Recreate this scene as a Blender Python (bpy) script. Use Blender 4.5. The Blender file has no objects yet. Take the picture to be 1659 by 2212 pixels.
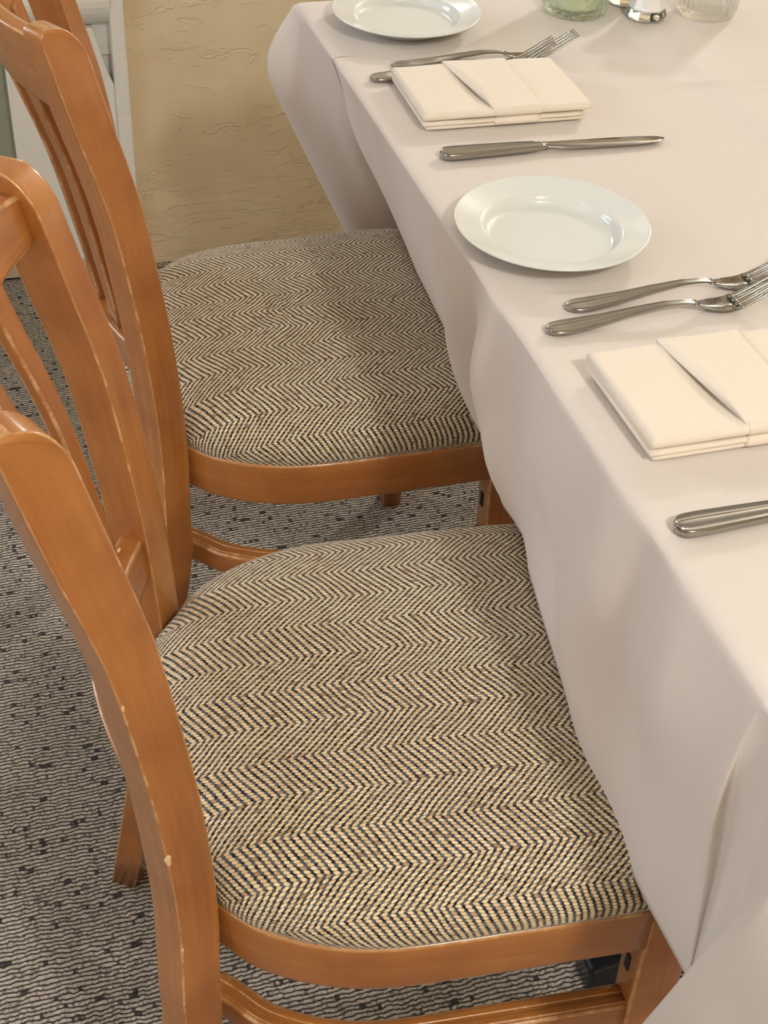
import bpy, bmesh, math, random
from mathutils import Vector, Matrix
random.seed(7)
PI = math.pi
S = bpy.context.scene
COL = S.collection

# ------------------------------------------------------------------ camera
cam_d = bpy.data.cameras.new('camera')
cam = bpy.data.objects.new('camera', cam_d); COL.objects.link(cam)
R = Vector((0.957105, -0.286395, 0.043901)); U = Vector((0.151001, 0.622362, 0.768026)); W = Vector((0.247282, 0.728453, -0.638912))
M = Matrix((R, U, -W)).transposed().to_4x4()
M.translation = Vector((-0.410176, -1.663554, 1.372502))
cam.matrix_world = M
cam_d.sensor_fit = 'VERTICAL'; cam_d.sensor_height = 36.0
cam_d.lens = 2991.76 / 2212 * 36.0
cam_d.clip_start = 0.02
S.camera = cam

# ------------------------------------------------------------------ world, lights, exposure
wd = bpy.data.worlds.new('world'); S.world = wd; wd.use_nodes = True
bg = wd.node_tree.nodes['Background']
bg.inputs['Color'].default_value = (0.80, 0.86, 1.0, 1); bg.inputs['Strength'].default_value = 1.0

def area(name, loc, target, size, power, color, size_y=None):
    l = bpy.data.lights.new(name, 'AREA'); l.energy = power; l.color = color; l.size = size
    if size_y: l.shape = 'RECTANGLE'; l.size_y = size_y
    o = bpy.data.objects.new(name, l); COL.objects.link(o); o.location = loc
    o.rotation_euler = (Vector(target) - Vector(loc)).to_track_quat('-Z', 'Y').to_euler()
    return o
def bulb(name, loc, power, color, radius):
    l = bpy.data.lights.new(name, 'POINT'); l.energy = power; l.color = color; l.shadow_soft_size = radius
    o = bpy.data.objects.new(name, l); COL.objects.link(o); o.location = loc
    return o
WARM = (1.0, 0.95, 0.89); NEUT = (1.0, 0.98, 0.955); COOL = (0.78, 0.87, 1.0)
bulb('ceiling_lamp_key', (2.3, 1.5, 2.15), 104, NEUT, 0.10)
bulb('ceiling_lamp_side', (0.6, 2.4, 2.2), 18, WARM, 0.12)
bulb('ceiling_lamp_front', (0.15, -2.5, 2.3), 80, WARM, 0.10)
bulb('ceiling_lamp_left', (-1.6, -0.9, 2.35), 8, NEUT, 0.12)
area('window_daylight', (-3.3, 1.9, 1.62), (-0.1, -0.3, 0.6), 1.5, 62, COOL, 1.9)
area('window_daylight_near', (-3.3, -1.5, 1.6), (-0.2, -0.8, 0.7), 1.6, 16, COOL, 1.4)
area('ceiling_bounce', (0.2, -0.8, 2.62), (0.2, -0.8, 0), 3.2, 4, NEUT, 3.6)

S.view_settings.view_transform = 'Standard'; S.view_settings.look = 'None'
S.view_settings.exposure = 0.12; S.view_settings.gamma = 1.0; S.view_settings.use_curve_mapping = False

# ------------------------------------------------------------------ node helper
class N:
    """small expression builder for shader maths"""
    def __init__(s, tree): s.t = tree; s.n = tree.nodes; s.l = tree.links
    def new(s, typ, **kw):
        x = s.n.new(typ)
        for k, v in kw.items(): setattr(x, k, v)
        return x
    def put(s, sock, v):
        if isinstance(v, (int, float)): sock.default_value = v
        elif isinstance(v, tuple): sock.default_value = v
        else: s.l.new(v, sock)
    def m(s, op, a, b=None, c=None, clamp=False):
        x = s.new('ShaderNodeMath', operation=op); x.use_clamp = clamp
        s.put(x.inputs[0], a)
        if b is not None: s.put(x.inputs[1], b)
        if c is not None: s.put(x.inputs[2], c)
        return x.outputs[0]
    def step(s, a, lo, hi, o0=0.0, o1=1.0):
        x = s.new('ShaderNodeMapRange', interpolation_type='SMOOTHSTEP')
        s.put(x.inputs['Value'], a); s.put(x.inputs['From Min'], lo); s.put(x.inputs['From Max'], hi)
        s.put(x.inputs['To Min'], o0); s.put(x.inputs['To Max'], o1)
        return x.outputs['Result']
    def mix(s, f, a, b, blend='MIX'):
        x = s.new('ShaderNodeMix', data_type='RGBA', blend_type=blend)
        s.put(x.inputs[0], f)
        for sock, v in ((x.inputs[6], a), (x.inputs[7], b)):
            if isinstance(v, tuple): sock.default_value = v if len(v) == 4 else v + (1,)
            else: s.l.new(v, sock)
        return x.outputs[2]
    def noise(s, vec, scale, detail=3, rough=0.5, dist=0.0, dims='3D'):
        x = s.new('ShaderNodeTexNoise', noise_dimensions=dims)
        if vec is not None: s.l.new(vec, x.inputs['Vector'])
        x.inputs['Scale'].default_value = scale; x.inputs['Detail'].default_value = detail
        x.inputs['Roughness'].default_value = rough; x.inputs['Distortion'].default_value = dist
        return x.outputs['Fac']
    def coord(s, which='Object'): return s.new('ShaderNodeTexCoord').outputs[which]
    def mapping(s, vec, scale=(1, 1, 1), rot=(0, 0, 0), loc=(0, 0, 0)):
        x = s.new('ShaderNodeMapping'); s.l.new(vec, x.inputs['Vector'])
        x.inputs['Scale'].default_value = scale; x.inputs['Rotation'].default_value = rot; x.inputs['Location'].default_value = loc
        return x.outputs[0]
    def sep(s, vec):
        x = s.new('ShaderNodeSeparateXYZ'); s.l.new(vec, x.inputs[0]); return x.outputs
    def comb(s, a, b, c=0.0):
        x = s.new('ShaderNodeCombineXYZ'); s.put(x.inputs[0], a); s.put(x.inputs[1], b); s.put(x.inputs[2], c); return x.outputs[0]
    def white(s, vec):
        x = s.new('ShaderNodeTexWhiteNoise', noise_dimensions='3D'); s.l.new(vec, x.inputs['Vector']); return x.outputs['Value']
    def bump(s, h, strength, dist):
        x = s.new('ShaderNodeBump'); x.inputs['Strength'].default_value = strength; x.inputs['Distance'].default_value = dist
        s.l.new(h, x.inputs['Height']); return x.outputs[0]

def material(name, color=(0.8, 0.8, 0.8), rough=0.5, metal=0.0, **kw):
    m = bpy.data.materials.new(name); m.use_nodes = True
    t = m.node_tree; b = t.nodes['Principled BSDF']
    b.inputs['Base Color'].default_value = tuple(color) + (1,); b.inputs['Roughness'].default_value = rough; b.inputs['Metallic'].default_value = metal
    for k, v in kw.items(): b.inputs[k].default_value = v
    return m, N(t), b

# wood -----------------------------------------------------------
def wood(name, base, dark, light):
    m, n, b = material(name, base, 0.32)
    uv = n.coord('UV')
    g = n.noise(n.mapping(uv, (260, 9, 1)), 1.0, 5, 0.6, 0.3)
    g2 = n.noise(n.mapping(uv, (34, 3.0, 1)), 1.0, 3, 0.5, 0.6)
    blot = n.noise(n.coord('Object'), 11, 3, 0.55)
    c = n.mix(n.step(g, 0.25, 0.7), tuple(0.5 * (p + q) for p, q in zip(dark, base)), base)
    c = n.mix(n.step(g2, 0.30, 0.72, 0.0, 0.55), c, light)
    c = n.mix(n.step(blot, 0.35, 0.68, 0.0, 0.5), c, dark)
    att = n.new('ShaderNodeAttribute', attribute_name='wear').outputs['Fac']
    wn = n.noise(n.coord('Object'), 55, 4, 0.7)
    wn2 = n.noise(n.coord('Object'), 9, 2, 0.5)
    lim = n.m('ADD', n.m('MULTIPLY', wn, 0.55), n.m('MULTIPLY', wn2, 0.45))
    w = n.m('MULTIPLY', n.step(att, 0.55, 0.95), n.m('ADD', n.step(lim, 0.53, 0.60), n.step(wn, 0.3, 0.6, 0.05, 0.55)), clamp=True)
    c = n.mix(n.m('MULTIPLY', w, 0.65), c, (0.72, 0.47, 0.24))
    fw = n.noise(n.mapping(n.coord('Object'), (1, 1, 0.6)), 95, 1, 0.4)
    n.l.new(c, b.inputs['Base Color'])
    n.l.new(n.step(blot, 0.3, 0.7, 0.26, 0.40), b.inputs['Roughness'])
    n.l.new(n.bump(g, 0.12, 0.0006), b.inputs['Normal'])
    b.inputs['Coat Weight'].default_value = 0.6; b.inputs['Coat Roughness'].default_value = 0.15
    return m
M_wood = wood('stained_wood', (0.44, 0.165, 0.038), (0.25, 0.078, 0.017), (0.53, 0.225, 0.060))
M_raw = material('raw_wood', (0.80, 0.55, 0.32), 0.7)[0]

# herringbone upholstery ------------------------------------------
def fabric():
    m, n, b = material('herringbone_fabric', (0.4, 0.3, 0.2), 0.9)
    uv = n.coord('UV')
    warp = n.new('ShaderNodeTexNoise'); n.l.new(uv, warp.inputs['Vector']); warp.inputs['Scale'].default_value = 17; warp.inputs['Detail'].default_value = 2
    ws = n.sep(warp.outputs['Color'])
    u0, v0, _ = n.sep(uv)
    u = n.m('ADD', u0, n.m('MULTIPLY', n.m('SUBTRACT', ws[0], 0.5), 0.0075))
    v = n.m('ADD', v0, n.m('MULTIPLY', n.m('SUBTRACT', ws[1], 0.5), 0.008))
    P = 0.0365; s = 0.0067; r = 0.0031
    vb = n.m('DIVIDE', v, P)
    tri = n.m('MULTIPLY', n.m('PINGPONG', vb, 1.0), P)
    d = n.m('SUBTRACT', u, n.m('ADD', n.m('MULTIPLY', v, 0.22), n.m('MULTIPLY', tri, 0.84)))
    ds = n.m('DIVIDE', d, s)
    k = n.m('FLOOR', ds)
    fd = n.m('SUBTRACT', n.m('FRACT', ds), 0.5)
    rs = n.m('ADD', n.m('DIVIDE', v, r), n.m('MULTIPLY', k, 0.5))
    j = n.m('FLOOR', rs)
    fr = n.m('SUBTRACT', n.m('FRACT', rs), 0.5)
    rnd = n.white(n.comb(k, j, 1.0)); rnd2 = n.white(n.comb(k, j, 7.0)); rowr = n.white(n.comb(k, n.m('FLOOR', n.m('MULTIPLY', vb, 1.0)), 3.0))
    # nub profile
    e = n.m('ADD', n.m('POWER', n.m('ABSOLUTE', n.m('DIVIDE', fd, 0.385)), 2.4), n.m('POWER', n.m('ABSOLUTE', n.m('DIVIDE', fr, 0.56)), 2.2))
    nub = n.step(e, 0.55, 1.12, 1.0, 0.0)
    cream = n.mix(rnd, (0.74, 0.55, 0.31), (0.97, 0.80, 0.51))
    cream = n.mix(n.step(rnd2, 0.95, 1.0), cream, (0.45, 0.27, 0.14))
    fib = n.noise(n.mapping(uv, (900, 250, 1)), 1.0, 3, 0.7)
    cream = n.mix(n.step(fib, 0.35, 0.75, 0.0, 0.35), cream, (0.42, 0.29, 0.15))
    under = n.mix(n.step(n.noise(n.mapping(uv, (150, 260, 1)), 1.0, 3, 0.6), 0.42, 0.58), (0.010, 0.010, 0.014), (0.14, 0.165, 0.18))
    under = n.mix(n.step(rnd2, 0.72, 0.8, 0.0, 0.6), under, (0.03, 0.035, 0.08))
    c = n.mix(nub, under, cream)
    # finger-width worn and flattened patches
    n.l.new(c, b.inputs['Base Color'])
    h = n.m('ADD', nub, n.m('MULTIPLY', fib, 0.25))
    n.l.new(n.bump(h, 1.0, 0.0016), b.inputs['Normal'])
    b.inputs['Sheen Weight'].default_value = 0.25; b.inputs['Sheen Roughness'].default_value = 0.5
    b.inputs['Specular IOR Level'].default_value = 0.15
    return m
M_fabric = fabric()

# linens -----------------------------------------------------------
def linen(name, col, bumpy=0.35):
    m, n, b = material(name, col, 0.82)
    oc = n.coord('Object')
    w1 = n.noise(oc, 900, 2, 0.5)
    w2 = n.noise(oc, 22, 3, 0.5)
    w3 = n.noise(oc, 5, 3, 0.5)
    c = n.mix(n.step(w1, 0.3, 0.7, 0.0, 0.10), col, tuple(x * 0.82 for x in col))
    n.l.new(c, b.inputs['Base Color'])
    h = n.m('ADD', n.m('MULTIPLY', w1, 0.03), n.m('ADD', n.m('MULTIPLY', w2, 0.10), n.m('MULTIPLY', w3, 0.4)))
    n.l.new(n.bump(h, bumpy, 0.010), b.inputs['Normal'])
    b.inputs['Sheen Weight'].default_value = 0.15
    b.inputs['Specular IOR Level'].default_value = 0.2
    return m
M_cloth = linen('ivory_tablecloth', (0.72, 0.665, 0.615))
M_napkin = linen('cream_napkin', (0.83, 0.755, 0.65), 0.2)

# carpet -----------------------------------------------------------
def carpet():
    m, n, b = material('ribbed_loop_carpet', (0.4, 0.35, 0.3), 0.95)
    oc = n.coord('Object'); x, y, z = n.sep(oc)
    wob = n.noise(n.mapping(oc, (85, 45, 1)), 1.0, 3, 0.6)
    wob2 = n.noise(n.mapping(oc, (14, 8, 1)), 1.0, 2, 0.5)
    yy = n.m('ADD', n.m('DIVIDE', y, 0.0056), n.m('ADD', n.m('MULTIPLY', wob, 1.5), n.m('MULTIPLY', wob2, 1.6)))
    row = n.m('FLOOR', yy)
    f = n.m('ABSOLUTE', n.m('SUBTRACT', n.m('FRACT', yy), 0.5))
    rib = n.step(f, 0.26, 0.48, 1.0, 0.0)
    loop = n.noise(n.comb(n.m('MULTIPLY', x, 210), n.m('MULTIPLY', row, 3.7), 0.0), 1.0, 1, 0.5)
    fib = n.noise(oc, 1500, 2, 0.6)
    fl = n.noise(n.mapping(n.comb(x, n.m('MULTIPLY', row, 0.0056)), (52, 110, 1)), 1.0, 2, 0.55)
    tone = n.noise(n.mapping(oc, (9, 26, 1)), 1.0, 3, 0.6)
    c = n.mix(tone, (0.49, 0.435, 0.365), (0.69, 0.62, 0.52))
    c = n.mix(n.step(fib, 0.3, 0.7, 0.0, 0.30), c, (0.36, 0.32, 0.28))
    c = n.mix(n.step(fl, 0.60, 0.66, 0.0, 0.93), c, (0.035, 0.032, 0.045))
    c = n.mix(n.step(loop, 0.58, 0.70, 0.0, 0.35), c, (0.13, 0.11, 0.10))
    rib2 = n.m('MULTIPLY', rib, n.step(loop, 0.75, 0.35, 0.55, 1.0))
    c = n.mix(n.m('SUBTRACT', 1.0, rib2), c, (0.055, 0.048, 0.045))
    n.l.new(c, b.inputs['Base Color'])
    h = n.m('ADD', rib, n.m('ADD', n.m('MULTIPLY', loop, 0.55), n.m('MULTIPLY', fib, 0.18)))
    n.l.new(n.bump(h, 1.0, 0.0028), b.inputs['Normal'])
    b.inputs['Specular IOR Level'].default_value = 0.1
    return m
M_carpet = carpet()

# plaster ----------------------------------------------------------
def plaster():
    m, n, b = material('knockdown_plaster', (0.68, 0.55, 0.36), 0.62)
    oc = n.coord('Object'); x, y, z = n.sep(oc)
    base = n.noise(n.mapping(oc, (20, 20, 44)), 1.0, 2, 0.5, 0.8)
    edge = n.m('MULTIPLY', n.step(base, 0.60, 0.625), n.step(base, 0.70, 0.63))
    gate = n.step(n.noise(oc, 6, 2, 0.5), 0.42, 0.56)
    patch = n.m('MULTIPLY', edge, gate)
    b2 = n.noise(n.mapping(oc, (5, 5, 46)), 1.0, 4, 0.6, 0.5)
    low = n.step(z, 0.20, 0.10)
    crack = n.m('MULTIPLY', n.step(b2, 0.50, 0.515), low)
    fine = n.noise(oc, 160, 4, 0.6)
    soft = n.noise(oc, 7, 3, 0.5)
    h = n.m('ADD', n.m('ADD', n.m('MULTIPLY', patch, 0.55), n.m('MULTIPLY', crack, 1.0)), n.m('ADD', n.m('MULTIPLY', fine, 0.28), n.m('MULTIPLY', soft, 1.6)))
    n.l.new(n.bump(h, 0.6, 0.0026), b.inputs['Normal'])
    c = n.mix(n.step(soft, 0.3, 0.7), (0.71, 0.57, 0.37), (0.80, 0.67, 0.46))
    n.l.new(c, b.inputs['Base Color'])
    return m
M_plaster = plaster()
def paint(name, col, rough=0.4):
    m, n, b = material(name, col, rough)
    w = n.noise(n.coord('Object'), 30, 3, 0.6)
    n.l.new(n.mix(n.step(w, 0.5, 0.8, 0.0, 0.35), col, tuple(x * 0.8 for x in col)), b.inputs['Base Color'])
    n.l.new(n.bump(n.noise(n.coord('Object'), 120, 3), 0.15, 0.001), b.inputs['Normal'])
    return m
M_white = paint('white_paint', (0.80, 0.79, 0.74))
M_sage = paint('sage_paint', (0.30, 0.31, 0.24), 0.6)
M_beige = paint('beige_paint', (0.50, 0.43, 0.32), 0.6)
M_ceil = paint('ceiling_paint', (0.50, 0.45, 0.37), 0.8)
M_dark = paint('dark_gap', (0.02, 0.02, 0.015), 0.8)

def china():
    m, n, b = material('glazed_china', (0.74, 0.775, 0.755), 0.16)
    n.l.new(n.bump(n.noise(n.coord('Object'), 60, 2), 0.04, 0.001), b.inputs['Normal'])
    b.inputs['Coat Weight'].default_value = 0.3; b.inputs['Coat Roughness'].default_value = 0.04; b.inputs['Specular IOR Level'].default_value = 0.35
    return m
M_china = china()
def steel():
    m, n, b = material('polished_steel', (0.38, 0.372, 0.345), 0.15, 1.0)
    w = n.noise(n.mapping(n.coord('Object'), (40, 400, 400)), 1.0, 3, 0.6)
    n.l.new(n.step(w, 0.3, 0.7, 0.11, 0.24), b.inputs['Roughness'])
    n.l.new(n.bump(w, 0.05, 0.0005), b.inputs['Normal'])
    return m
M_steel = steel()
def glass(name, col, rough=0.02, relief=0.0, scale=60):
    m, n, b = material(name, col, rough)
    b.inputs['Transmission Weight'].default_value = 1.0; b.inputs['IOR'].default_value = 1.46
    if relief:
        tr = n.new('ShaderNodeBsdfTransparent'); tr.inputs[0].default_value = tuple(0.25 + 0.75 * c for c in col) + (1,)
        mx = n.new('ShaderNodeMixShader'); mx.inputs[0].default_value = 0.48
        n.l.new(tr.outputs[0], mx.inputs[1]); n.l.new(b.outputs[0], mx.inputs[2]); n.l.new(mx.outputs[0], n.n['Material Output'].inputs['Surface'])
        v = n.new('ShaderNodeTexVoronoi'); n.l.new(n.coord('Object'), v.inputs['Vector']); v.inputs['Scale'].default_value = scale
        n.l.new(n.bump(v.outputs['Distance'], relief, 0.004), b.inputs['Normal'])
    return m
M_green = glass('green_glass', (0.88, 0.96, 0.89), 0.12, 0.5, 150)
M_clear = glass('clear_glass', (0.95, 0.96, 0.95), 0.02, 0.25, 110)
M_shaker = glass('shaker_glass', (0.90, 0.96, 0.92), 0.02)
M_salt = material('salt_grains', (0.86, 0.87, 0.87), 0.9)[0]
M_salt.node_tree.nodes['Principled BSDF'].inputs['Coat Weight'].default_value = 1.0
M_pepper = material('pepper_grains', (0.035, 0.030, 0.025), 0.9)[0]
M_wax = material('candle_wax', (0.80, 0.74, 0.60), 0.5)[0]
M_iron = material('black_iron', (0.012, 0.013, 0.016), 0.22, 0.0)[0]
M_board = paint('table_board', (0.30, 0.16, 0.07), 0.5)
M_window = material('window_glass', (1, 1, 1), 0.0, 0.0)
M_pane = glass('pane_glass', (1, 1, 1), 0.0)

# ------------------------------------------------------------------ mesh helpers
def link(name, me, mat, parent=None, smooth=True, subsurf=0, bevel=0):
    o = bpy.data.objects.new(name, me); COL.objects.link(o)
    if mat and not me.materials: me.materials.append(mat)
    if parent: o.parent = parent
    if smooth:
        for p in me.polygons: p.use_smooth = True
    if bevel:
        b = o.modifiers.new('bevel', 'BEVEL'); b.width = bevel; b.segments = 2; b.limit_method = 'ANGLE'; b.angle_limit = 0.6
    if subsurf:
        s = o.modifiers.new('sub', 'SUBSURF'); s.levels = subsurf; s.render_levels = subsurf
    return o
def pydata(name, v, f):
    me = bpy.data.meshes.new(name); me.from_pydata([tuple(x) for x in v], [], f); me.update()
    return me
def box(x0, x1, y0, y1, z0, z1, bm=None):
    bm = bm or bmesh.new()
    vs = [bm.verts.new((x, y, z)) for x in (x0, x1) for y in (y0, y1) for z in (z0, z1)]
    for q in ((0, 1, 3, 2), (4, 6, 7, 5), (0, 4, 5, 1), (2, 3, 7, 6), (0, 2, 6, 4), (1, 5, 7, 3)): bm.faces.new([vs[i] for i in q])
    return bm
def bm_obj(name, bm, mat, parent=None, smooth=False, **kw):
    bmesh.ops.recalc_face_normals(bm, faces=bm.faces)
    me = bpy.data.meshes.new(name); bm.to_mesh(me); bm.free()
    return link(name, me, mat, parent, smooth, **kw)
def tag(o, label=None, cat=None, group=None, kind=None):
    if label: o['label'] = label
    if cat: o['category'] = cat
    if group: o['group'] = group
    if kind: o['kind'] = kind
    return o
def empty(name, loc, rz=0):
    o = bpy.data.objects.new(name, None); COL.objects.link(o); o.location = loc; o.rotation_euler = (0, 0, rz); o.empty_display_size = 0.05
    return o
def interp(x, xs, ys):
    if x <= xs[0]: return ys[0]
    for i in range(1, len(xs)):
        if x <= xs[i]:
            t = (x - xs[i - 1]) / (xs[i] - xs[i - 1]); return ys[i - 1] + t * (ys[i] - ys[i - 1])
    return ys[-1]
def cr(pts, sub):
    """Catmull-Rom through points (tuples of any length)"""
    out = []
    n = len(pts)
    for i in range(n - 1):
        p0 = pts[max(i - 1, 0)]; p1 = pts[i]; p2 = pts[i + 1]; p3 = pts[min(i + 2, n - 1)]
        for k in range(sub):
            t = k / sub
            out.append(tuple(0.5 * (2 * b + (c - a) * t + (2 * a - 5 * b + 4 * c - d) * t * t + (3 * b - a - 3 * c + d) * t ** 3) for a, b, c, d in zip(p0, p1, p2, p3)))
    out.append(tuple(pts[-1]))
    return out

def sweep(name, stations, mat, parent, wear=True):
    """stations: (origin, e1, e2, a0, a1, b0, b1, c): a rounded rectangle in the plane e1/e2, extents a0..a1, b0..b1, chamfer c.
    16 points round, worn edge band stored per vertex in the attribute 'wear'."""
    V, Wr, UVv, UVu = [], [], [], []
    L = 0; prev = None
    for (o, e1, e2, a0, a1, b0, b1, c) in stations:
        o, e1, e2 = Vector(o), Vector(e1), Vector(e2)
        if prev is not None: L += (o - prev).length
        prev = o
        k = 2.6 * c
        P = []
        for (ca, cb, sa, sb, first) in ((a0, b0, 1, 1, 'b'), (a1, b0, -1, 1, 'a'), (a1, b1, -1, -1, 'b'), (a0, b1, 1, -1, 'a')):
            if first == 'b': seq = [((ca, cb + sb * k), 0), ((ca + sa * c * 0.12, cb + sb * c * .8), 1), ((ca + sa * c * .8, cb + sb * c * 0.12), 1), ((ca + sa * k, cb), 0)]
            else: seq = [((ca + sa * k, cb), 0), ((ca + sa * c * .8, cb + sb * c * 0.12), 1), ((ca + sa * c * 0.12, cb + sb * c * .8), 1), ((ca, cb + sb * k), 0)]
            P += seq
        u = 0; pp = None
        for (ab, w) in P:
            if pp: u += math.hypot(ab[0] - pp[0], ab[1] - pp[1])
            pp = ab
            V.append(o + e1 * ab[0] + e2 * ab[1]); Wr.append(w if wear else 0); UVu.append(u); UVv.append(L)
    n = 16; F = []; m = len(stations)
    for i in range(m - 1):
        for j in range(n):
            F.append((i * n + j, i * n + (j + 1) % n, (i + 1) * n + (j + 1) % n, (i + 1) * n + j))
    F.append(tuple(range(n - 1, -1, -1))); F.append(tuple((m - 1) * n + j for j in range(n)))
    me = pydata(name, V, F)
    at = me.attributes.new('wear', 'FLOAT', 'POINT')
    for i, w in enumerate(Wr): at.data[i].value = w
    uv = me.uv_layers.new(name='UVMap')
    for p in me.polygons:
        for li, vi in zip(p.loop_indices, p.vertices):
            uu = UVu[vi]
            uv.data[li].uv = (uu, UVv[vi])
    bm = bmesh.new(); bm.from_mesh(me); bmesh.ops.recalc_face_normals(bm, faces=bm.faces); bm.to_mesh(me); bm.free()
    o = link(name, me, mat, parent, True)
    return o

# ------------------------------------------------------------------ room shell
def struct(name, bm, mat, smooth=False, parent=None, **kw):
    o = bm_obj(name, bm, mat, parent, smooth, **kw)
    if not parent: o['kind'] = 'structure'
    return o
YW = 0.735
struct('floor', box(-3.2, 3.2, -4.2, 4.2, -0.05, 0.0), M_carpet)
struct('wall_back', box(-0.125, 3.2, YW, YW + 0.12, 0.0, 1.02), M_plaster)
struct('trim_1', box(-0.1, 3.2, YW - 0.02, YW + 0.14, 1.02, 1.05), M_white)
struct('ceiling', box(-3.2, 3.2, -4.2, 4.2, 2.7, 2.75), M_ceil)
struct('wall_far', box(-3.2, 3.2, 4.2, 4.3, 0, 2.75), M_plaster)
struct('wall_front', box(-3.2, 3.2, -4.3, -4.2, 0, 2.75), M_plaster)
struct('wall_right', box(3.2, 3.3, -4.3, 4.3, 0, 2.75), M_plaster)
bm = box(-3.3, -3.2, -4.3, 4.3, 0, 0.8); box(-3.3, -3.2, -4.3, 4.3, 2.3, 2.75, bm); box(-3.3, -3.2, -4.3, -2.4, 0.8, 2.3, bm); box(-3.3, -3.2, -0.6, 0.9, 0.8, 2.3, bm); box(-3.3, -3.2, 2.9, 4.3, 0.8, 2.3, bm)
struct('wall_left', bm, M_plaster)

# white painted joinery at the end of the plaster wall
struct('trim_2', box(-0.147, -0.123, YW - 0.028, YW + 0.13, 0.0, 1.05), M_white, bevel=0.003)
bm = bmesh.new()                                             # half-round rail
ring = [(YW + 0.03 - 0.062 * math.sin(a), 0.523 - 0.055 * math.cos(a)) for a in [PI * k / 16 for k in range(17)]]
va = [[bm.verts.new((x, y, z)) for (y, z) in ring] for x in (-0.62, -0.146)]
for i in range(16): bm.faces.new((va[0][i], va[0][i + 1], va[1][i + 1], va[1][i]))
bm.faces.new(va[0]); bm.faces.new(va[1][::-1]); bm.faces.new((va[0][0], va[1][0], va[1][16], va[0][16]))
struct('trim_3', bm, M_white, smooth=False, bevel=0.001)
struct('trim_4', box(-0.33, -0.146, YW + 0.02, YW + 0.05, 0.03, 0.412), M_white)
struct('trim_5', box(-0.33, -0.146, YW + 0.012, YW + 0.05, 0.415, 0.47), M_white)
bm = bmesh.new()                                             # curved brace
out = [(-0.33, 0.47), (-0.176, 0.47), (-0.171, 0.45), (-0.166, 0.43), (-0.161, 0.408), (-0.155, 0.388), (-0.149, 0.372), (-0.146, 0.365), (-0.146, 0.03), (-0.33, 0.03)]
f0 = [bm.verts.new((x, YW - 0.008, z)) for x, z in out]; f1 = [bm.verts.new((x, YW + 0.022, z)) for x, z in out]
bm.faces.new(f0); bm.faces.new(f1[::-1])
for i in range(len(out)): bm.faces.new((f0[i], f0[i - 1], f1[i - 1], f1[i]))
struct('trim_6', bm, M_white, bevel=0.002)
struct('baseboard_back', box(-0.62, -0.147, YW - 0.012, YW + 0.05, 0.006, 0.032), M_beige, bevel=0.002)
struct('baseboard_gap_shade', box(-0.62, -0.147, YW - 0.005, YW + 0.05, 0.0, 0.006), M_dark)  # shade of the gap below the baseboard, painted in as a dark strip
struct('wall_side', box(-1.3, -0.33, YW + 0.03, YW + 0.12, 0.0, 1.02), M_sage)
wf = struct('window_1', box(-3.28, -3.24, 0.9, 2.9, 0.8, 0.84), M_white)
for (a, b_, c, d) in ((0.9, 2.9, 2.26, 2.3), (0.9, 0.94, 0.84, 2.26), (2.86, 2.9, 0.84, 2.26), (1.88, 1.92, 0.84, 2.26)):
    bm_obj('window_frame', box(-3.28, -3.24, a, b_, c, d), M_white, wf)

# ------------------------------------------------------------------ chair
PZ = [0, .28, .358, .453, .569, .646, .739, .821, .908, .93]
PX = [-.228, -.180, -.177, -.175, -.182, -.191, -.205, -.226, -.247, -.252]
def post_x(z): return interp(z, PZ, PX)
zs_smooth = cr(list(zip(PZ, PX)), 6)
def post_xs(z): return interp(z, [a for a, b in zs_smooth], [b for a, b in zs_smooth])
def bow_s(z): return interp(z, [.38, .44, .55, .85, .9], [.010, .012, .036, .057, .059])
def bow_x(y, z): return post_xs(z) - bow_s(z) * (1 - (y / .157) ** 2)

def make_post(parent, s):
    phi = math.radians(31)
    e1 = Vector((math.cos(phi), -s * math.sin(phi), 0)); e2 = Vector((math.sin(phi), s * math.cos(phi), 0))   # e2 points outward
    zt = 0.916; rf = 0.036; rb = 0.014
    zz = [0, .06, .14, .2, .26, .31, .35, .38, .41, .44, .47, .5, .54, .58, .62, .66, .70, .74, .78, .81, .84, .86, .868, .876, .884, .890, .896, .902, .906, .909, .9115, .9135, .9148, .9156, .916]
    st = []
    for z in zz:
        w1 = interp(z, [0, .3, .5, .7, .82, .91], [.030, .037, .037, .0375, .042, .042])
        w2 = interp(z, [0, .3, .5, .7, .82, .91], [.028, .036, .0365, .033, .030, .028])
        fa = w1 / 2; fb = w1 / 2; ed = 0
        if z > zt - rf: sn = (z - (zt - rf)) / rf; fa = w1 / 2 - .0235 * (1 - math.sqrt(max(0, 1 - sn * sn)))
        if z > zt - rb: sn = (z - (zt - rb)) / rb; fb = w1 / 2 - .0060 * (1 - math.sqrt(max(0, 1 - sn * sn)))
        if z > zt - .004: ed = .004 * (1 - math.sqrt(max(0, 1 - ((z - zt + .004) / .004) ** 2))) * 0.5
        y = s * (.157 + max(0, .45 - z) * .1)
        st.append(((post_xs(z), y, z), e1, e2, -fb + ed, fa - ed, -w2 / 2 + ed, w2 / 2 - ed, 0.0012))
    return sweep('back_post', st, M_wood, parent)

def curved_bar(name, parent, ys, z0f, z1f, thick, c=.0022):
    st = []
    for y in ys:
        zc = (z0f(y) + z1f(y)) / 2
        dx = (2 * bow_s(zc) * y / .157 ** 2)
        nrm = Vector((1, -dx, 0)).normalized()
        up = Vector(((bow_x(y, z1f(y)) - bow_x(y, z0f(y))) / (z1f(y) - z0f(y)), 0, 1))
        hh = (z1f(y) - z0f(y)) / 2
        st.append(((bow_x(y, zc), y, zc), nrm, up, -thick / 2, thick / 2, -hh, hh, c))
    return sweep(name, st, M_wood, parent)

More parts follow.
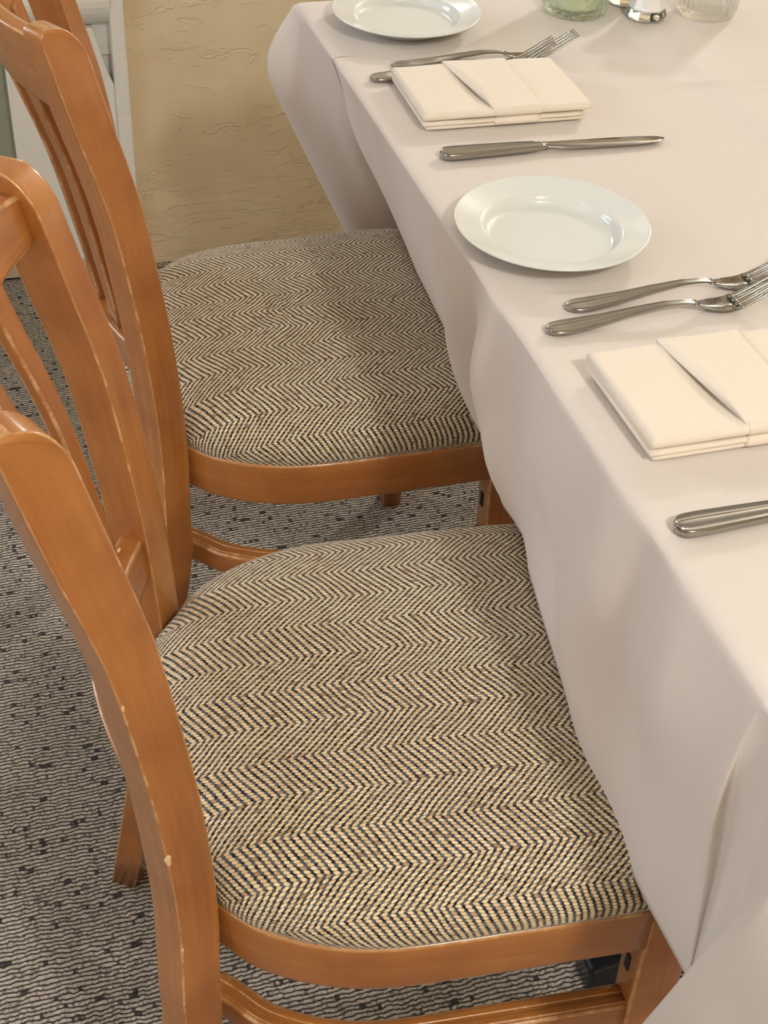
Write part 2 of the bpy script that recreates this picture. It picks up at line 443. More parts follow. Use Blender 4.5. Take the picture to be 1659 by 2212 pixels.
APR = cr([(-.163, -.146), (-.148, -.160), (-.121, -.187), (-.075, -.210), (-.02, -.2215), (.07, -.2235), (.189, -.224)], 5)
def side_bar(name, parent, s, z0, z1, thick, inset, c=.0022, grooves=False):
    st = []
    n = len(APR)
    for i, (x, y) in enumerate(APR):
        a = APR[max(i - 1, 0)]; b = APR[min(i + 1, n - 1)]
        t = Vector((b[0] - a[0], b[1] - a[1], 0)).normalized()
        inn = Vector((-t.y, t.x, 0))                          # inward for the near side
        p = Vector((x, y, 0)) + inn * (inset + thick / 2)
        p.z = (z0 + z1) / 2
        e1 = inn.copy()
        if s > 0: p.y = -p.y; e1.y = -e1.y
        st.append((p, e1, Vector((0, 0, 1)), -thick / 2, thick / 2, -(z1 - z0) / 2, (z1 - z0) / 2, c))
    o = sweep(name, st, M_wood, parent)
    if grooves:                                               # two raised beads with a groove between, along the top
        for off in (-thick * .22, thick * .20):
            st2 = []
            for (p, e1, e2, *_r) in st:
                q = Vector(p) + Vector(e1) * off; q.z = z1 + .0006
                st2.append((q, e1, e2, -.0032, .0032, -.002, .0012, .0008))
            sweep('bead', st2, M_wood, o)
    return o

HALF = [(-.198, 0), (-.196, .05), (-.189, .09), (-.174, .120), (-.157, .143), (-.142, .166), (-.119, .1865), (-.074, .209), (-.02, .2205), (.07, .2225), (.16, .223), (.21, .219), (.228, .205), (.234, .17), (.236, .09), (.237, 0)]
def cushion(parent):
    h = cr(HALF, 4)
    loop = [(x, -y) for x, y in h] + [(x, y) for x, y in reversed(h[1:-1])]
    n = len(loop)
    rings = [(.004, .432), (.001, .438), (-.002, .447), (-.002, .457), (.002, .467), (.009, .477), (.020, .4850), (.036, .4915), (.060, .4965), (.09, .500), (.125, .502), (.16, .503), (.19, .503)]
    V, UV = [], []
    arc = [0]
    for i in range(1, len(rings)): arc.append(arc[-1] + math.hypot(rings[i][0] - rings[i - 1][0], rings[i][1] - rings[i - 1][1]))
    flat0 = arc[-1]
    for k, (d, z) in enumerate(rings):
        for (x, y) in loop:
            r = math.hypot(x, y)
            f = 1 - d / .205
            fu = (flat0 - arc[k] + .015) / .205
            zz = z + (0.0025 * math.sin(x * 24 + 1.0) * math.cos(y * 19) if k > 5 else 0)
            V.append((x * f, y * f, zz)); UV.append((x * fu, y * fu))
    F = []
    for k in range(len(rings) - 1):
        for i in range(n): F.append((k * n + i, k * n + (i + 1) % n, (k + 1) * n + (i + 1) % n, (k + 1) * n + i))
    F.append(tuple((len(rings) - 1) * n + i for i in range(n)))
    me = pydata('seat_cushion', V, F)
    uv = me.uv_layers.new(name='UVMap')
    for l in me.loops: uv.data[l.index].uv = UV[l.vertex_index]
    return link('seat_cushion', me, M_fabric, parent, True)

def make_chair(label):
    t = empty('dining_chair', (0, 0, 0))
    tag(t, label, 'chair', 'herringbone dining chairs along the table')
    for s in (-1, 1): make_post(t, s)
    ys = [-.150 + .300 * i / 24 for i in range(25)]
    curved_bar('crest_rail', t, ys, lambda y: .843 + .017 * (y / .15) + .002 * (y / .15) ** 2, lambda y: .900 + .006 * (1 - (y / .15) ** 2), .019)
    curved_bar('lower_back_rail', t, ys, lambda y: .524, lambda y: .568, .022)
    curved_bar('rear_rail', t, ys, lambda y: .385, lambda y: .438, .020)
    for yc in (-.093, -.031, .031, .093):
        st = []
        for i in range(13):
            z = .556 + (.872 - .556) * i / 12
            dx = (2 * bow_s(z) * yc / .157 ** 2)
            nrm = Vector((1, -dx, 0)).normalized(); tan = Vector((dx, 1, 0)).normalized()
            st.append(((bow_x(yc, z), yc, z), nrm, tan, -.0055, .0055, -.0115, .0115, .0018))
        sweep('slat', st, M_wood, t)
    for s in (-1, 1):
        side_bar('side_rail', t, s, .385, .440, .020, 0.0)
        side_bar('side_stretcher', t, s, .268, .298, .024, 0.002, grooves=True)
    st = [((.222, y, .4125), (1, 0, 0), (0, 0, 1), -.010, .010, -.0275, .0275, .0022) for y in (-.19, -.1, 0, .1, .19)]
    sweep('front_rail', st, M_wood, t)
    for s in (-1, 1):
        st = []
        for z, w in ((0, .030), (.10, .034), (.25, .039), (.36, .043), (.4385, .044)):
            st.append(((.187 + .022, s * (.2245 - w * .40), z), (1, 0, 0), (0, 1, 0), -w / 2, w / 2, -w * .40, w * .40, .0022))
        leg = sweep('front_leg', st, M_wood, t)
        bm = box(.1864, .1886, s * .206 - .0035, s * .206 + .0035, .334, .353)
        bm_obj('bolt_slot', bm, M_dark, leg)
        bm = box(.1890, .1912, s * .207 - .0035, s * .207 + .0035, .212, .234)
        bm_obj('bolt_slot', bm, M_dark, leg)
    cushion(t)
    return t

def copy_tree(o, parent=None):
    c = o.copy(); COL.objects.link(c)
    if parent: c.parent = parent
    for ch in [x for x in o.children]: copy_tree(ch, c)
    return c
near = make_chair('nearer wooden chair, its herringbone seat filling the lower middle of the photo')
far = copy_tree(near)
far['label'] = 'farther wooden chair with herringbone seat, nearest the plaster wall'
near.location = (-.15, -.885, 0); near.rotation_euler = (0, 0, math.radians(-5))
far.location = (-.076, -.285, 0); far.rotation_euler = (0, 0, math.radians(-1))
# splintered chip on the near chair's lower rail
rail = [c for c in near.children if c.name.startswith('lower_back_rail')][0]
bm = bmesh.new()
pts = [(-.211, .112, .5695), (-.199, .128, .5700), (-.193, .136, .556), (-.2045, .121, .5535), (-.198, .1235, .5660)]
v = [bm.verts.new(p) for p in pts]
for q in ((0, 1, 4), (1, 2, 4), (2, 3, 4), (3, 0, 4), (0, 3, 2, 1)): bm.faces.new([v[i] for i in q])
o = bm_obj('splinter', bm, M_raw, rail); o['label'] = 'pale splintered chip at the rail end'

post = [c for c in near.children if c.name.startswith('back_post')][0]
for z_, r_ in ((.537, .0042), (.425, .0018), (.70, .0020)):
    ph = math.radians(31); w1_ = interp(z_, [.3, .5, .7], [.037, .037, .0375]); w2_ = interp(z_, [.3, .5, .7], [.036, .0365, .033])
    cx_ = post_xs(z_) - math.cos(ph) * w1_ / 2 + math.sin(ph) * w2_ / 2; cy_ = -.157 - max(0, .45 - z_) * .1 - math.sin(ph) * w1_ / 2 - math.cos(ph) * w2_ / 2
    bm = bmesh.new(); bmesh.ops.create_icosphere(bm, subdivisions=2, radius=1)
    for v_ in bm.verts:
        k_ = 1 + .25 * math.sin(v_.co.x * 5 + v_.co.z * 7)
        v_.co = Vector((cx_ + .0010 + v_.co.x * r_ * .55 * k_, cy_ + .0010 + v_.co.y * r_ * .5 * k_, z_ + v_.co.z * r_ * 1.9 * (1 if v_.co.z < 0 else .7)))
    bm_obj('chip', bm, M_raw, post)

# ------------------------------------------------------------------ table (board, pedestal, feet) and its cloth
ZT = 0.76; TL = 1.22; TW = 0.80
tb = empty('dining_table', (TW / 2, -TL / 2, 0)); tag(tb, 'table hidden under the ivory cloth, one black pedestal foot showing below the near seat', 'table')
def tpart(name, bm, mat, **kw):
    bmesh.ops.translate(bm, verts=bm.verts, vec=(-TW / 2, TL / 2, 0)); return bm_obj(name, bm, mat, tb, **kw)
tpart('table_board', box(.030, TW - .030, -TL + .030, -.030, .722, .7555), M_board, bevel=.004)
for yc in (-.93, -.29):
    bm = bmesh.new(); bmesh.ops.create_cone(bm, segments=24, radius1=.038, radius2=.038, depth=.66, cap_ends=True)
    bmesh.ops.translate(bm, verts=bm.verts, vec=(.40, yc, .39)); tpart('column', bm, M_iron, smooth=True)
    tpart('top_plate', box(.26, .54, yc - .06, yc + .06, .70, .722), M_iron)
    for sx in (-1, 1):
        bm = bmesh.new()
        prof = [(.03, .10, .030), (.10, .085, .026), (.20, .062, .024), (.27, .048, .024), (.30, .040, .022)]
        rr = []
        for d, zt, w in prof:
            x = .40 + sx * d
            rr.append([bm.verts.new(p) for p in ((x, yc - w, .0), (x, yc - w * .7, zt), (x, yc + w * .7, zt), (x, yc + w, .0))])
        for a, b_ in zip(rr, rr[1:]):
            for i in range(4): bm.faces.new((a[i], a[(i + 1) % 4], b_[(i + 1) % 4], b_[i]))
        bm.faces.new(rr[0][::-1]); bm.faces.new(rr[-1])
        tpart('foot', bm, M_iron, bevel=.005)

# hem contact line where the long-side drop rests on the seats (far -> near), measured in the room
HEM = [(0.1189, -0.0947, 0.498), (0.1018, -0.2291, 0.498), (0.0963, -0.3282, 0.498), (0.0919, -0.4095, 0.498), (0.0772, -0.4919, 0.498), (0.064, -0.5595, 0.498), (0.0668, -0.5979, 0.498), (0.0626, -0.6411, 0.498), (0.0508, -0.6768, 0.498), (0.0473, -0.702, 0.498), (0.0516, -0.7355, 0.498), (0.0366, -0.7802, 0.498), (0.0262, -0.8362, 0.498), (0.0187, -0.8832, 0.498), (0.0094, -0.9382, 0.498), (0.0003, -0.9931, 0.4905), (-0.0001, -1.0453, 0.4816), (-0.0012, -1.0868, 0.475), (-0.0018, -1.1395, 0.475), (-0.0007, -1.2009, 0.475)]
def hem_x(y): return interp(-y, [-p[1] for p in HEM], [p[0] for p in HEM])
def hem_z(y): return interp(-y, [-p[1] for p in HEM], [p[2] for p in HEM]) + .001
Z0 = ZT + .0015
cols = []                                                    # each: list of 4 control points from the table edge down to the hem
def C4(*p): cols.append(list(p))
for x in (TW, .62, .45, .30): C4((x, 0, Z0), (x, .006 + .01 * math.sin(x * 20), .66), (x, .008 + .02 * math.sin(x * 20), .56), (x, .012 + .03 * math.sin(x * 20), .47))
C4((.16, 0, Z0), (.16, .012, .66), (.165, .02, .56), (.17, .03, .47))
C4((.07, 0, Z0), (.060, .022, .66), (.085, .045, .56), (.125, .065, .40))
C4((.015, 0, Z0), (-.008, .034, .67), (.030, .058, .57), (.110, .070, .39))
C4((.002, -.001, Z0), (-.031, .018, .68), (.010, .034, .575), (.098, .050, .39))
C4((0, -.008, Z0), (-.021, -.004, .67), (.020, .014, .565), (.103, .030, .395))
C4((0, -.045, Z0), (.004, -.036, .66), (.040, -.010, .555), (.112, .020, .40))
C4((0, -.10, Z0), (.020, -.080, .66), (.062, -.040, .555), (.128, .010, .41))
C4((0, -.150, Z0), (.030, -.118, .66), (.080, -.066, .555), (.150, .0, .415))
C4((0, -.1785, Z0), (.039, -.147, .663), (.096, -.078, .56), (.163, -.010, .42))
C4((0, -.182, Z0 + .0005), (.040, -.150, .665), (.085, -.115, .58), (0.1189, -0.0947, .499))
nn = 34
for i in range(1, nn + 1):
    f = i / nn
    yt = -.182 + (-1.185 + .182) * f
    yb = -0.0947 + (-1.203 - (-0.0947)) * f
    xb = hem_x(yb); zb = hem_z(yb)
    p0 = Vector((0, yt, Z0)); p3 = Vector((xb, yb, zb))
    p1 = p0.lerp(p3, .33); p2 = p0.lerp(p3, .66)
    p1.x -= .012; p2.x -= .006
    # soft folds
    def g(y, c, w): return math.exp(-((y - c) / w) ** 2)
    p1.x += -.006 * g(yt, -.60, .02) + .006 * g(yt, -.66, .02) - .008 * g(yt, -.72, .03) + .008 * g(yt, -.80, .03)
    p2.x += -.008 * g(yt, -.61, .025) + .004 * g(yt, -.68, .02) + .010 * g(yt, -.85, .05) - .004 * g(yt, -.42, .04)
    p1.x += -.006 * g(yt, -.985, .03) + .010 * g(yt, -1.04, .025) - .006 * g(yt, -1.10, .03)
    p2.x += -.012 * g(yt, -.74, .04) + .012 * g(yt, -1.05, .05) - .010 * g(yt, -.96, .05)
    p1.x += .010 * g(yt, -.665, .018) - .008 * g(yt, -.705, .022) + .006 * g(yt, -.575, .015)
    p2.x += .012 * g(yt, -.640, .022) - .009 * g(yt, -.750, .030) - .007 * g(yt, -.60, .012) + .004 * g(yt, -.33, .03)
    p3.x += -.006 * g(yb, -.66, .03)
    cols.append([tuple(p0), tuple(p1), tuple(p2), tuple(p3)])
# near corner: the crease ridge, the tuck behind it and the free corner strip that swings out
C4((0, -1.192, Z0 + .0008), (-.007, -1.190, .69), (-.001, -1.197, .60), (-.001, -1.206, .472))
C4((0, -1.203, Z0), (-.001, -1.205, .69), (.001, -1.213, .58), (.001, -1.220, .468))
C4((.001, -1.214, Z0), (.000, -1.222, .68), (.002, -1.232, .57), (.004, -1.238, .457))
C4((.003, -1.220, Z0), (-.016, -1.262, .688), (-.026, -1.240, .580), (-.036, -1.208, .425))
C4((.004, -1.2205, Z0), (-.018, -1.275, .674), (-.030, -1.254, .562), (-.041, -1.222, .405))
C4((.006, -1.221, Z0), (-.010, -1.310, .640), (-.022, -1.285, .530), (-.044, -1.246, .395))
C4((.010, -1.2215, Z0), (.000, -1.302, .636), (-.010, -1.278, .530), (-.036, -1.242, .395))
C4((.03, -1.222, Z0), (.03, -1.262, .66), (.02, -1.262, .56), (.01, -1.250, .455))
C4((.10, -1.222, Z0), (.10, -1.230, .66), (.10, -1.236, .56), (.09, -1.240, .47))
for x in (.25, .5, TW): C4((x, -1.222, Z0), (x, -1.228, .66), (x, -1.232, .56), (x, -1.236 - .01 * math.sin(x * 20), .47))
rows_t = [0, .03, .06, .10, .15, .2, .26, .32, .38, .44, .5, .56, .62, .68, .74, .8, .86, .92, .96, 1.0]
def colcurve(c):
    pts = [Vector(p) for p in c]
    crv = cr([tuple(p) for p in pts], 12)
    out = []
    for t in rows_t:
        k = t * (len(crv) - 1); i = min(int(k), len(crv) - 2); f = k - i
        out.append(Vector(crv[i]).lerp(Vector(crv[i + 1]), f))
    return out
grid = [colcurve(c) for c in cols]
fine = []
for r in range(len(rows_t)):
    fine.append(cr([tuple(grid[c][r]) for c in range(len(grid))], 4))
ncol = len(fine[0])
V, F = [], []
TOPIN = .030
cx, cy = TW / 2, -TL / 2
for j in range(ncol):                                        # three rows rounding over the edge
    p = Vector(fine[0][j])
    ix = min(max(p.x, TOPIN), TW - TOPIN); iy = min(max(p.y, -TL + TOPIN), -TOPIN)
    for a, dz in ((1.0, 0.0), (.5, .0002)):
        V.append((p.x + (ix - p.x) * a, p.y + (iy - p.y) * a, Z0 + dz))
    V.append((p.x + (ix - p.x) * .14, p.y + (iy - p.y) * .14, Z0 - .0003))
    p1 = Vector(fine[1][j])
    V.append((p.x * 1 + (ix - p.x) * .02, p.y + (iy - p.y) * .02, Z0 - .003))
    for r in range(1, len(rows_t)):
        q = fine[r][j]
        V.append(q if r < 2 else q)
nr = 3 + len(rows_t)
for j in range(ncol - 1):
    for r in range(nr - 1):
        a = j * nr + r; b_ = (j + 1) * nr + r
        F.append((a, a + 1, b_ + 1, b_))
# flat top: a fan grid inside the inner rectangle
inner = [j * nr for j in range(ncol)]
bmc = bmesh.new(); vs = [bmc.verts.new(p) for p in V]
for f in F:
    try: bmc.faces.new([vs[i] for i in f])
    except ValueError: pass
NX, NY = 170, 250
gv = {}
T2 = TOPIN + .008
for i in range(NX + 1):
    for k in range(NY + 1):
        x = T2 + (TW - 2 * T2) * i / NX; y = -T2 - (TL - 2 * T2) * k / NY
        def gg(d, w): return math.exp(-(d / w) ** 2)
        edge = min(1, min(x - T2, TW - T2 - x, -T2 - y, y + TL - T2) / .02)
        # pressed-in fold creases
        xc = .405 - .01 * (y + .3)
        z = .0042 * math.exp(-(abs(x - xc) / (.017 if x < xc else .085)) ** (2 if x < xc else 1.5)) * min(1, max(0, (-.15 - y) / .04))
        z += (.0012 + .0014 * gg(x, .07)) * gg(y + .185 + .34 * x + (.1 * x * x), .007) + .0012 * gg(y + .722 + .12 * x, .007)
        z += .0020 * (math.exp(-((y + .722 + .12 * x) / (.05 if y + .722 + .12 * x < 0 else .008)) ** 2)) + .0022 * (math.exp(-((y + .295 + .09 * x) / (.010 if y + .295 + .09 * x < 0 else .05)) ** 2)) * min(1, max(0, (x - .24) / .05))
        gv[i, k] = bmc.verts.new((x, y, Z0 + z * max(edge, 0)))
for i in range(NX):
    for k in range(NY): bmc.faces.new((gv[i, k], gv[i, k + 1], gv[i + 1, k + 1], gv[i + 1, k]))
bmesh.ops.remove_doubles(bmc, verts=bmc.verts, dist=.00012)
def on(v, m): return abs(v.co.z - Z0) < .0002 and (abs(v.co.x - m) < 1e-4 or abs(v.co.x - TW + m) < 1e-4 or abs(v.co.y + m) < 1e-4 or abs(v.co.y + TL - m) < 1e-4)
ed = [e for e in bmc.edges if len(e.link_faces) == 1 and ((on(e.verts[0], TOPIN) and on(e.verts[1], TOPIN)) or (on(e.verts[0], T2) and on(e.verts[1], T2)))]
# close the rim loop where the first and last column meet
lv = [v for v in bmc.verts if abs(v.co.z - Z0) < .0002 and abs(v.co.x - TW + TOPIN) < 1e-4 and (abs(v.co.y + TOPIN) < 1e-4 or abs(v.co.y + TL - TOPIN) < 1e-4)]
if len(lv) == 2 and not bmc.edges.get(lv): ed.append(bmc.edges.new(lv))
bmesh.ops.triangle_fill(bmc, edges=ed, use_beauty=True)
cloth = bm_obj('tablecloth', bmc, M_cloth, None, True)
so = cloth.modifiers.new('thick', 'SOLIDIFY'); so.thickness = .0009; so.offset = -1
tag(cloth, 'ivory tablecloth with pressed fold creases, its long side draped down over the two seats', 'tablecloth')

# ------------------------------------------------------------------ china
def lathe(name, prof, mat, parent=None, seg=96, flute=None):
    V, F = [], []
    for (r, z) in prof:
        for i in range(seg):
            a = 2 * PI * i / seg
            rr = r * (1 + (flute(a, r, z) if flute else 0))
            V.append((rr * math.cos(a), rr * math.sin(a), z))
    n = len(prof)
    for k in range(n - 1):
        for i in range(seg): F.append((k * seg + i, k * seg + (i + 1) % seg, (k + 1) * seg + (i + 1) % seg, (k + 1) * seg + i))
    F.append(tuple(range(seg - 1, -1, -1))); F.append(tuple((n - 1) * seg + i for i in range(seg)))
    me = pydata(name, V, F)
    bm = bmesh.new(); bm.from_mesh(me); bmesh.ops.recalc_face_normals(bm, faces=bm.faces); bm.to_mesh(me); bm.free()
    return link(name, me, mat, parent, True)
ZC = Z0 + .0010
plate_prof = cr([(.042, .0), (.048, .0), (.050, .0022), (.054, .0035), (.066, .0100), (.080, .0150), (.0875, .0182), (.0890, .0196), (.0882, .0208), (.086, .0203), (.078, .0178), (.068, .0150), (.0640, .0140), (.0615, .0118), (.0590, .0072), (.0555, .0052), (.050, .0046), (.03, .0044), (.001, .0044)], 3)
plate = lathe('bread_plate', plate_prof, M_china, None, 128)
tag(plate, 'white bread plate between the knife and the pair of forks, whole in view', 'plate', 'white bread plates')
plate.location = (.084, -.633, ZC)
p2 = plate.copy(); COL.objects.link(p2); p2.location = (.112, -.103, ZC)
p2['label'] = 'white bread plate at the far table corner, cut by the top edge'

# ------------------------------------------------------------------ cutlery
def loft(name, rings, mat, parent, closed=True):
    n = len(rings[0]); V = [p for r in rings for p in r]; F = []
    for k in range(len(rings) - 1):
        for i in range(n): F.append((k * n + i, k * n + (i + 1) % n, (k + 1) * n + (i + 1) % n, (k + 1) * n + i))
    F.append(tuple(range(n - 1, -1, -1))); F.append(tuple((len(rings) - 1) * n + i for i in range(n)))
    me = pydata(name, V, F)
    bm = bmesh.new(); bm.from_mesh(me); bmesh.ops.recalc_face_normals(bm, faces=bm.faces); bm.to_mesh(me); bm.free()
    return link(name, me, mat, parent, True)
def handle_ring(x, w, t, z, rim):
    """cross-section across y; a raised rim bead along both sides"""
    pts = []
    prof_top = [(-1, 0), (-.985, .45), (-.93, .72), (-.86, .78 + rim), (-.78, .70), (-.70, .62 + rim * .6), (-.60, .58), (-.3, .78), (0, .88), (.3, .78), (.60, .58), (.70, .62 + rim * .6), (.78, .70), (.86, .78 + rim), (.93, .72), (.985, .45), (1, 0)]
    for a, b_ in prof_top: pts.append((x, a * w, z + b_ * t))
    for a in (.9, .5, 0, -.5, -.9): pts.append((x, a * w, z - (.55 if abs(a) < .8 else .4) * t))
    return pts
def make_fork():
    t = empty('fork', (0, 0, 0))
    L = .138; rings = []
    for i in range(33):
        u = i / 32; x = L * (1 - math.cos(u * PI / 2)) if u < .0 else L * u ** 1.25
        w = interp(x, [0, .002, .006, .012, .020, .035, .060, .085, .110, .124, .132, .138], [.0015, .0052, .0086, .0099, .0101, .0090, .0066, .0046, .0033, .0030, .0031, .0037])
        z = interp(x, [0, .02, .05, .08, .11, .125, .138], [.0035, .0036, .0060, .0100, .0128, .0124, .0104])
        rings.append(handle_ring(x, w, interp(x, [0, .1, .138], [.0026, .0024, .0014]), z, .18 if x < .11 else 0))
    loft('handle', rings, M_steel, t)
    # head: shallow bowl that splits in four curved tines
    bm = bmesh.new()
    def ribbon(path):
        prev = None
        for (x, y0, y1, z, th) in path:
            r = [bm.verts.new(p) for p in ((x, y0, z), (x, (y0 + y1) / 2, z + (th * .25 if y1 - y0 < .006 else -th * .5)), (x, y1, z), (x, y1 - (y1 - y0) * .15, z - th), (x, y0 + (y1 - y0) * .15, z - th))]
            if prev:
                for i in range(5): bm.faces.new((prev[i], prev[(i + 1) % 5], r[(i + 1) % 5], r[i]))
            else: bm.faces.new(r[::-1])
            prev = r
        bm.faces.new(prev)
    bowl = []
    def hz(x): return interp(x, [.132, .140, .150, .160, .168, .178, .190, .205, .222], [.0112, .0092, .0066, .0051, .0052, .0075, .0122, .0200, .0300])
    for x, w in ((.133, .0032), (.138, .0038), (.142, .0054), (.146, .0074), (.150, .0092), (.155, .0106), (.161, .0116), (.168, .0121), (.175, .0122)): bowl.append((x, -w, w, hz(x), .0018))
    ribbon(bowl)
    for k in range(4):
        yc = (-1.5 + k) * .0063
        path = []
        for i in range(12):
            x = .173 + (.222 - .173) * i / 11
            w = interp(x, [.173, .19, .212, .222], [.0026, .0021, .0014, .0004]); pinch = 1 - .12 * (x - .173) / .049
            path.append((x, yc * pinch - w, yc * pinch + w, hz(x), .0015))
        ribbon(path)
    bm_obj('head', bm, M_steel, t, smooth=True)
    return t
def make_knife():
    t = empty('table_knife', (0, 0, 0))
    rings = []
    for i in range(31):
        x = .112 * (i / 30) ** 1.15
        w = interp(x, [0, .0012, .004, .009, .02, .05, .085, .100, .106, .112], [.0012, .0052, .0090, .0108, .0112, .0100, .0082, .0066, .0052, .0056])
        rings.append(handle_ring(x, w, .0046, .0042, .15 if x < .1 else 0))
    loft('handle', rings, M_steel, t)
    rings = []
    for i in range(25):
        u = i / 24; x = .110 + .134 * u
        wb = interp(x, [.110, .118, .13, .16, .21, .235, .242, .244], [.0050, .0060, .0085, .0108, .0120, .0095, .0050, .0006])   # back side
        wf = interp(x, [.110, .118, .13, .16, .21, .235, .242, .244], [.0050, .0056, .0072, .0082, .0078, .0040, .0000, -.0006])
        th = interp(x, [.110, .125, .16, .244], [.0030, .0020, .0011, .0006]); z = .0050 - .0018 * u
        rings.append([(x, wf, z), (x, (wb + wf) / 2 - wb * .3, z + th), (x, -wb + .001, z + th * .8), (x, -wb, z), (x, -wb + .001, z - th * .8), (x, (wb + wf) / 2 - wb * .3, z - th)])
    loft('blade', rings, M_steel, t)
    return t
fork = make_fork(); tag(fork, 'nearer steel fork of the pair above the large napkin, tines cut by the edge', 'fork', 'forks')
fork.location = (.021, -.780, ZC); fork.rotation_euler = (0, 0, math.radians(1.0))
def fcopy(src, loc, rz, label, tilt=0):
    c = copy_tree(src); c.location = loc; c.rotation_euler = (0, math.radians(tilt), math.radians(rz)); c['label'] = label; return c
fcopy(fork, (.051, -.7505, ZC), 1.0, 'steel fork lying just behind another, beside the whole white plate')
fcopy(fork, (.023, -.256, ZC), 4, 'steel fork half covered by the far folded napkin, only handle end and tines showing', 0.6)
fcopy(fork, (.056, -.228, ZC), 1.0, 'steel fork lying along the back edge of the far folded napkin', 0.8)
knife = make_knife(); tag(knife, 'steel table knife lying whole between the far napkin and a white plate', 'knife', 'table knives')
knife.location = (.038, -.4535, ZC); knife.rotation_euler = (0, 0, math.radians(-1.2))
fcopy(knife, (.013, -1.037, ZC), .5, 'steel knife handle below the near napkin, running out at the right edge')

# ------------------------------------------------------------------ napkins
def make_napkin(kind):
    t = empty('folded_napkin', (0, 0, 0))
    A, B = .185, .1195
    def slab(name, x0, x1, z0, z1, y0=0.0, y1=B, ny=20, nx=18, sag=0.0, curve=None, skew=0.0, open_left=0.0, parent=None, lift=0.0, thin=False):
        """a folded layer: front edge (y0) is a round fold, upper skin softly padded"""
        V, F = [], []
        h = z1 - z0; r = min(h / 2, .0032)
        prof = []
        for i in range(9):
            a = PI * 1.5 - PI * i / 8
            prof.append((y0 + r + r * math.cos(a) * 1.35, (z0 + z1) / 2 + h / 2 * math.sin(a), 0))
        for i in range(1, ny):
            y = y0 + r + (y1 - y0 - 2 * r) * i / ny
            prof.append((y, z1, i / ny))
        for i in range(5):
            a = PI / 2 - PI * i / 4
            prof.append((y1 - r + r * math.cos(a), (z0 + z1) / 2 + h / 2 * math.sin(a), 1))
        n = len(prof)
        for k in range(nx + 1):
            u = k / nx
            for (y, z, v) in prof:
                cv = curve(min(max((y - y0) / (y1 - y0), 0), 1)) if curve else 0.0
                x = x0 + cv + (x1 - x0 - cv) * u
                x += skew * (y - y0)
                zz = z
                if z > (z0 + z1) / 2 + h * .3:
                    zz += sag * math.sin(PI * min(max((y - y0) / (y1 - y0), 0), 1)) * (math.exp(-((u - .82) / .20) ** 2))
                    zz += lift * (math.exp(-(u / .18) ** 2)) * math.sin(PI * min(max((y - y0) / (y1 - y0), 0), 1))
                    zz += .0004 * math.sin(x * 70 + y * 30)
                if thin and z <= (z0 + z1) / 2 + h * .3: zz += lift * (math.exp(-(u / .18) ** 2)) * math.sin(PI * min(max((y - y0) / (y1 - y0), 0), 1))
                zc = (z0 + z1) / 2
                zz = zc + (zz - zc) * (1 - (.18 if k in (0, nx) else 0))
                V.append((x, y, zz))
        for k in range(nx):
            for i in range(n): F.append((k * n + i, k * n + (i + 1) % n, (k + 1) * n + (i + 1) % n, (k + 1) * n + i))
        F.append(tuple(range(n - 1, -1, -1))); F.append(tuple(nx * n + i for i in range(n)))
        me = pydata(name, V, F)
        bm = bmesh.new(); bm.from_mesh(me); bmesh.ops.recalc_face_normals(bm, faces=bm.faces); bm.to_mesh(me); bm.free()
        return link(name, me, M_napkin, parent or t, True)
    cur = lambda v: -.018 * v + .006 * math.sin(PI * v)
    x_in = A * .42
    slab('lower_leaf', .0045, A - .004, .0002, .0038, .001, B - .001)
    slab('lower_leaf', .0005, A - .0045, .0040, .0076, -.0006, B - .003)
    slab('inner_leaf', .0050, A - .006, .0078, .0092, .006, B - .002)
    slab('inner_leaf', .0025, A - .004, .0094, .0110, .003, B - .003)
    slab('upper_leaf', .0, x_in + .022, .0088, .0156, -.0008, B, sag=-.0046, skew=-.004)
    slab('upper_leaf', A * .66, A + .002, .0088, .0158, -.0004, B)
    slab('pocket_band', x_in - .001, A * .713, .0154, .0170, .0030, B + .0006, curve=cur, lift=.0026, thin=True)
    slab('pocket_band', x_in, A * .715, .0090, .0172, -.0022, .014)
    slab('pocket_band', x_in + .001, A * .70, .0012, .0082, -.0020, .02)
    return t
nk = make_napkin(0); tag(nk, 'cream folded napkin nearest the camera, large at the right edge below the forks', 'napkin', 'folded cream napkins')
nk.location = (.029, -.9610, ZC); nk.rotation_euler = (0, 0, .0); nk.scale = (1, 1, 1.38)
n2 = copy_tree(nk); n2.scale = (.985, 1.06, 1.22); n2.location = (.040, -.3915, ZC + .0006); n2.rotation_euler = (0, 0, -.0275)
n2['label'] = 'cream folded napkin farther up the table, lying over a fork handle'

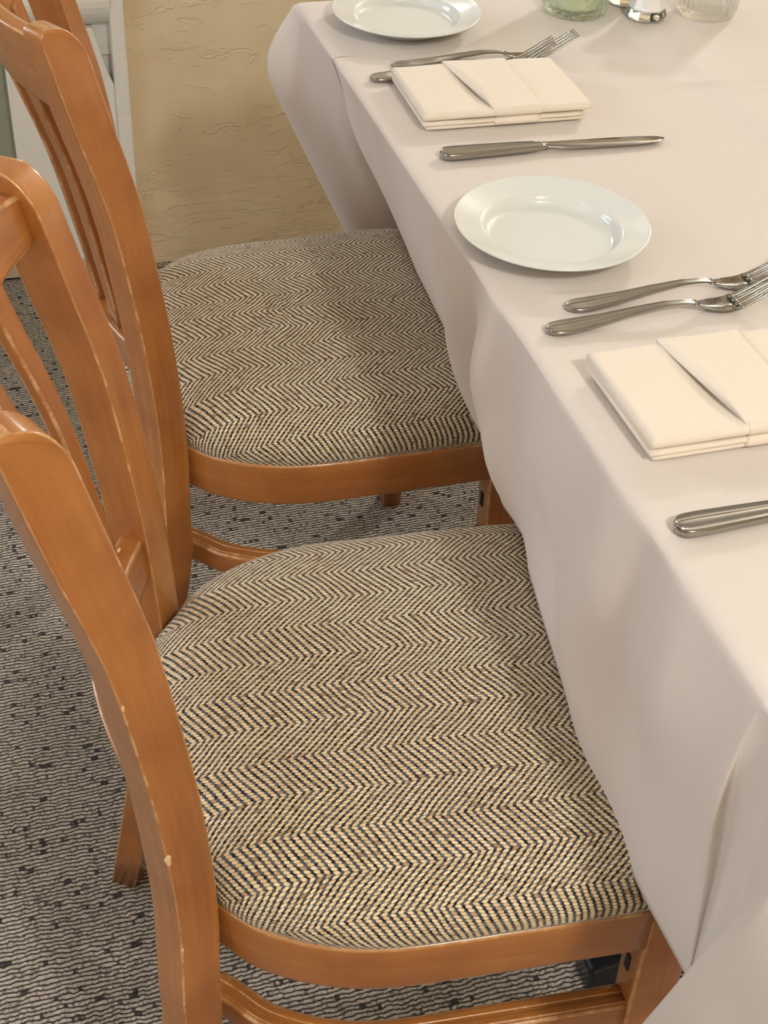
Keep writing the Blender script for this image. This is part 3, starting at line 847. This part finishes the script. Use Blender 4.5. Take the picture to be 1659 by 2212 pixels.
# ------------------------------------------------------------------ glassware at the top edge
jar = empty('votive_glass', (.334, -.127 + .034, ZC)); tag(jar, 'pale green embossed glass tumbler left of the salt shaker', 'glass')
rj = .0405
fl = lambda a, r, z: (.022 * math.cos(a * 22) * (1 if z < .02 else .5) if r > .037 else 0)
lathe('glass_body', cr([(.001, .0), (.030, .0), (.0375, .003), (.0405, .010), (.0405, .03), (.0410, .060), (.0415, .088), (.0402, .091), (.0385, .088), (.0375, .06), (.0365, .03), (.0355, .014), (.030, .0095), (.001, .009)], 3), M_green, jar, 132, fl)
lathe('candle', cr([(.001, .0102), (.028, .0102), (.030, .012), (.030, .034), (.028, .036), (.001, .035)], 2), M_wax, jar, 64)
def make_shaker(label, fill, loc, rz, tgroup='glass shakers'):
    t = empty('shaker', loc, rz); tag(t, label, 'shaker', tgroup)
    f8 = lambda a, r, z: -.085 * abs(math.sin(a * 4)) ** .8 * (1 if z > .002 else .7)
    f8b = lambda a, r, z: -.085 * abs(math.sin(a * 4)) ** .8
    lathe('glass_body', cr([(.001, .0), (.020, .0), (.0245, .002), (.0255, .006), (.0225, .014), (.0190, .028), (.0175, .045), (.0180, .060), (.0165, .064), (.001, .066)], 3), M_shaker, t, 96, f8)
    lathe('grains', cr([(.001, .0105), (.0200, .0108), (.0232, .0135), (.0226, .0148), (.0193, .028), (.0178, .045), (.0180, .052), (.001, .053)], 3), fill, t, 96, f8b)
    lathe('cap', cr([(.001, .074), (.010, .0735), (.0165, .069), (.0185, .062), (.0185, .056), (.0178, .056), (.0178, .062)], 2), M_steel, t, 48)
    return t
make_shaker('fluted glass shaker filled with white salt between two glasses', M_salt, (.415, -.127, ZC), .35)
make_shaker('glass shaker of black pepper behind the salt shaker, only its foot in view', M_pepper, (.412, -.073, ZC), .1)
gl = empty('water_glass', (.497, -.128, ZC)); tag(gl, 'clear ribbed drinking glass standing right of the salt shaker', 'glass')
flr = lambda a, r, z: (.014 * math.cos(a * 30) if (r > .034 and z > .012) else 0)
lathe('glass_body', cr([(.001, .0), (.031, .0), (.0355, .003), (.0380, .010), (.0384, .03), (.0392, .060), (.0405, .105), (.0394, .107), (.0380, .105), (.0368, .06), (.0360, .03), (.0345, .016), (.030, .012), (.001, .0115)], 3), M_clear, gl, 180, flr)
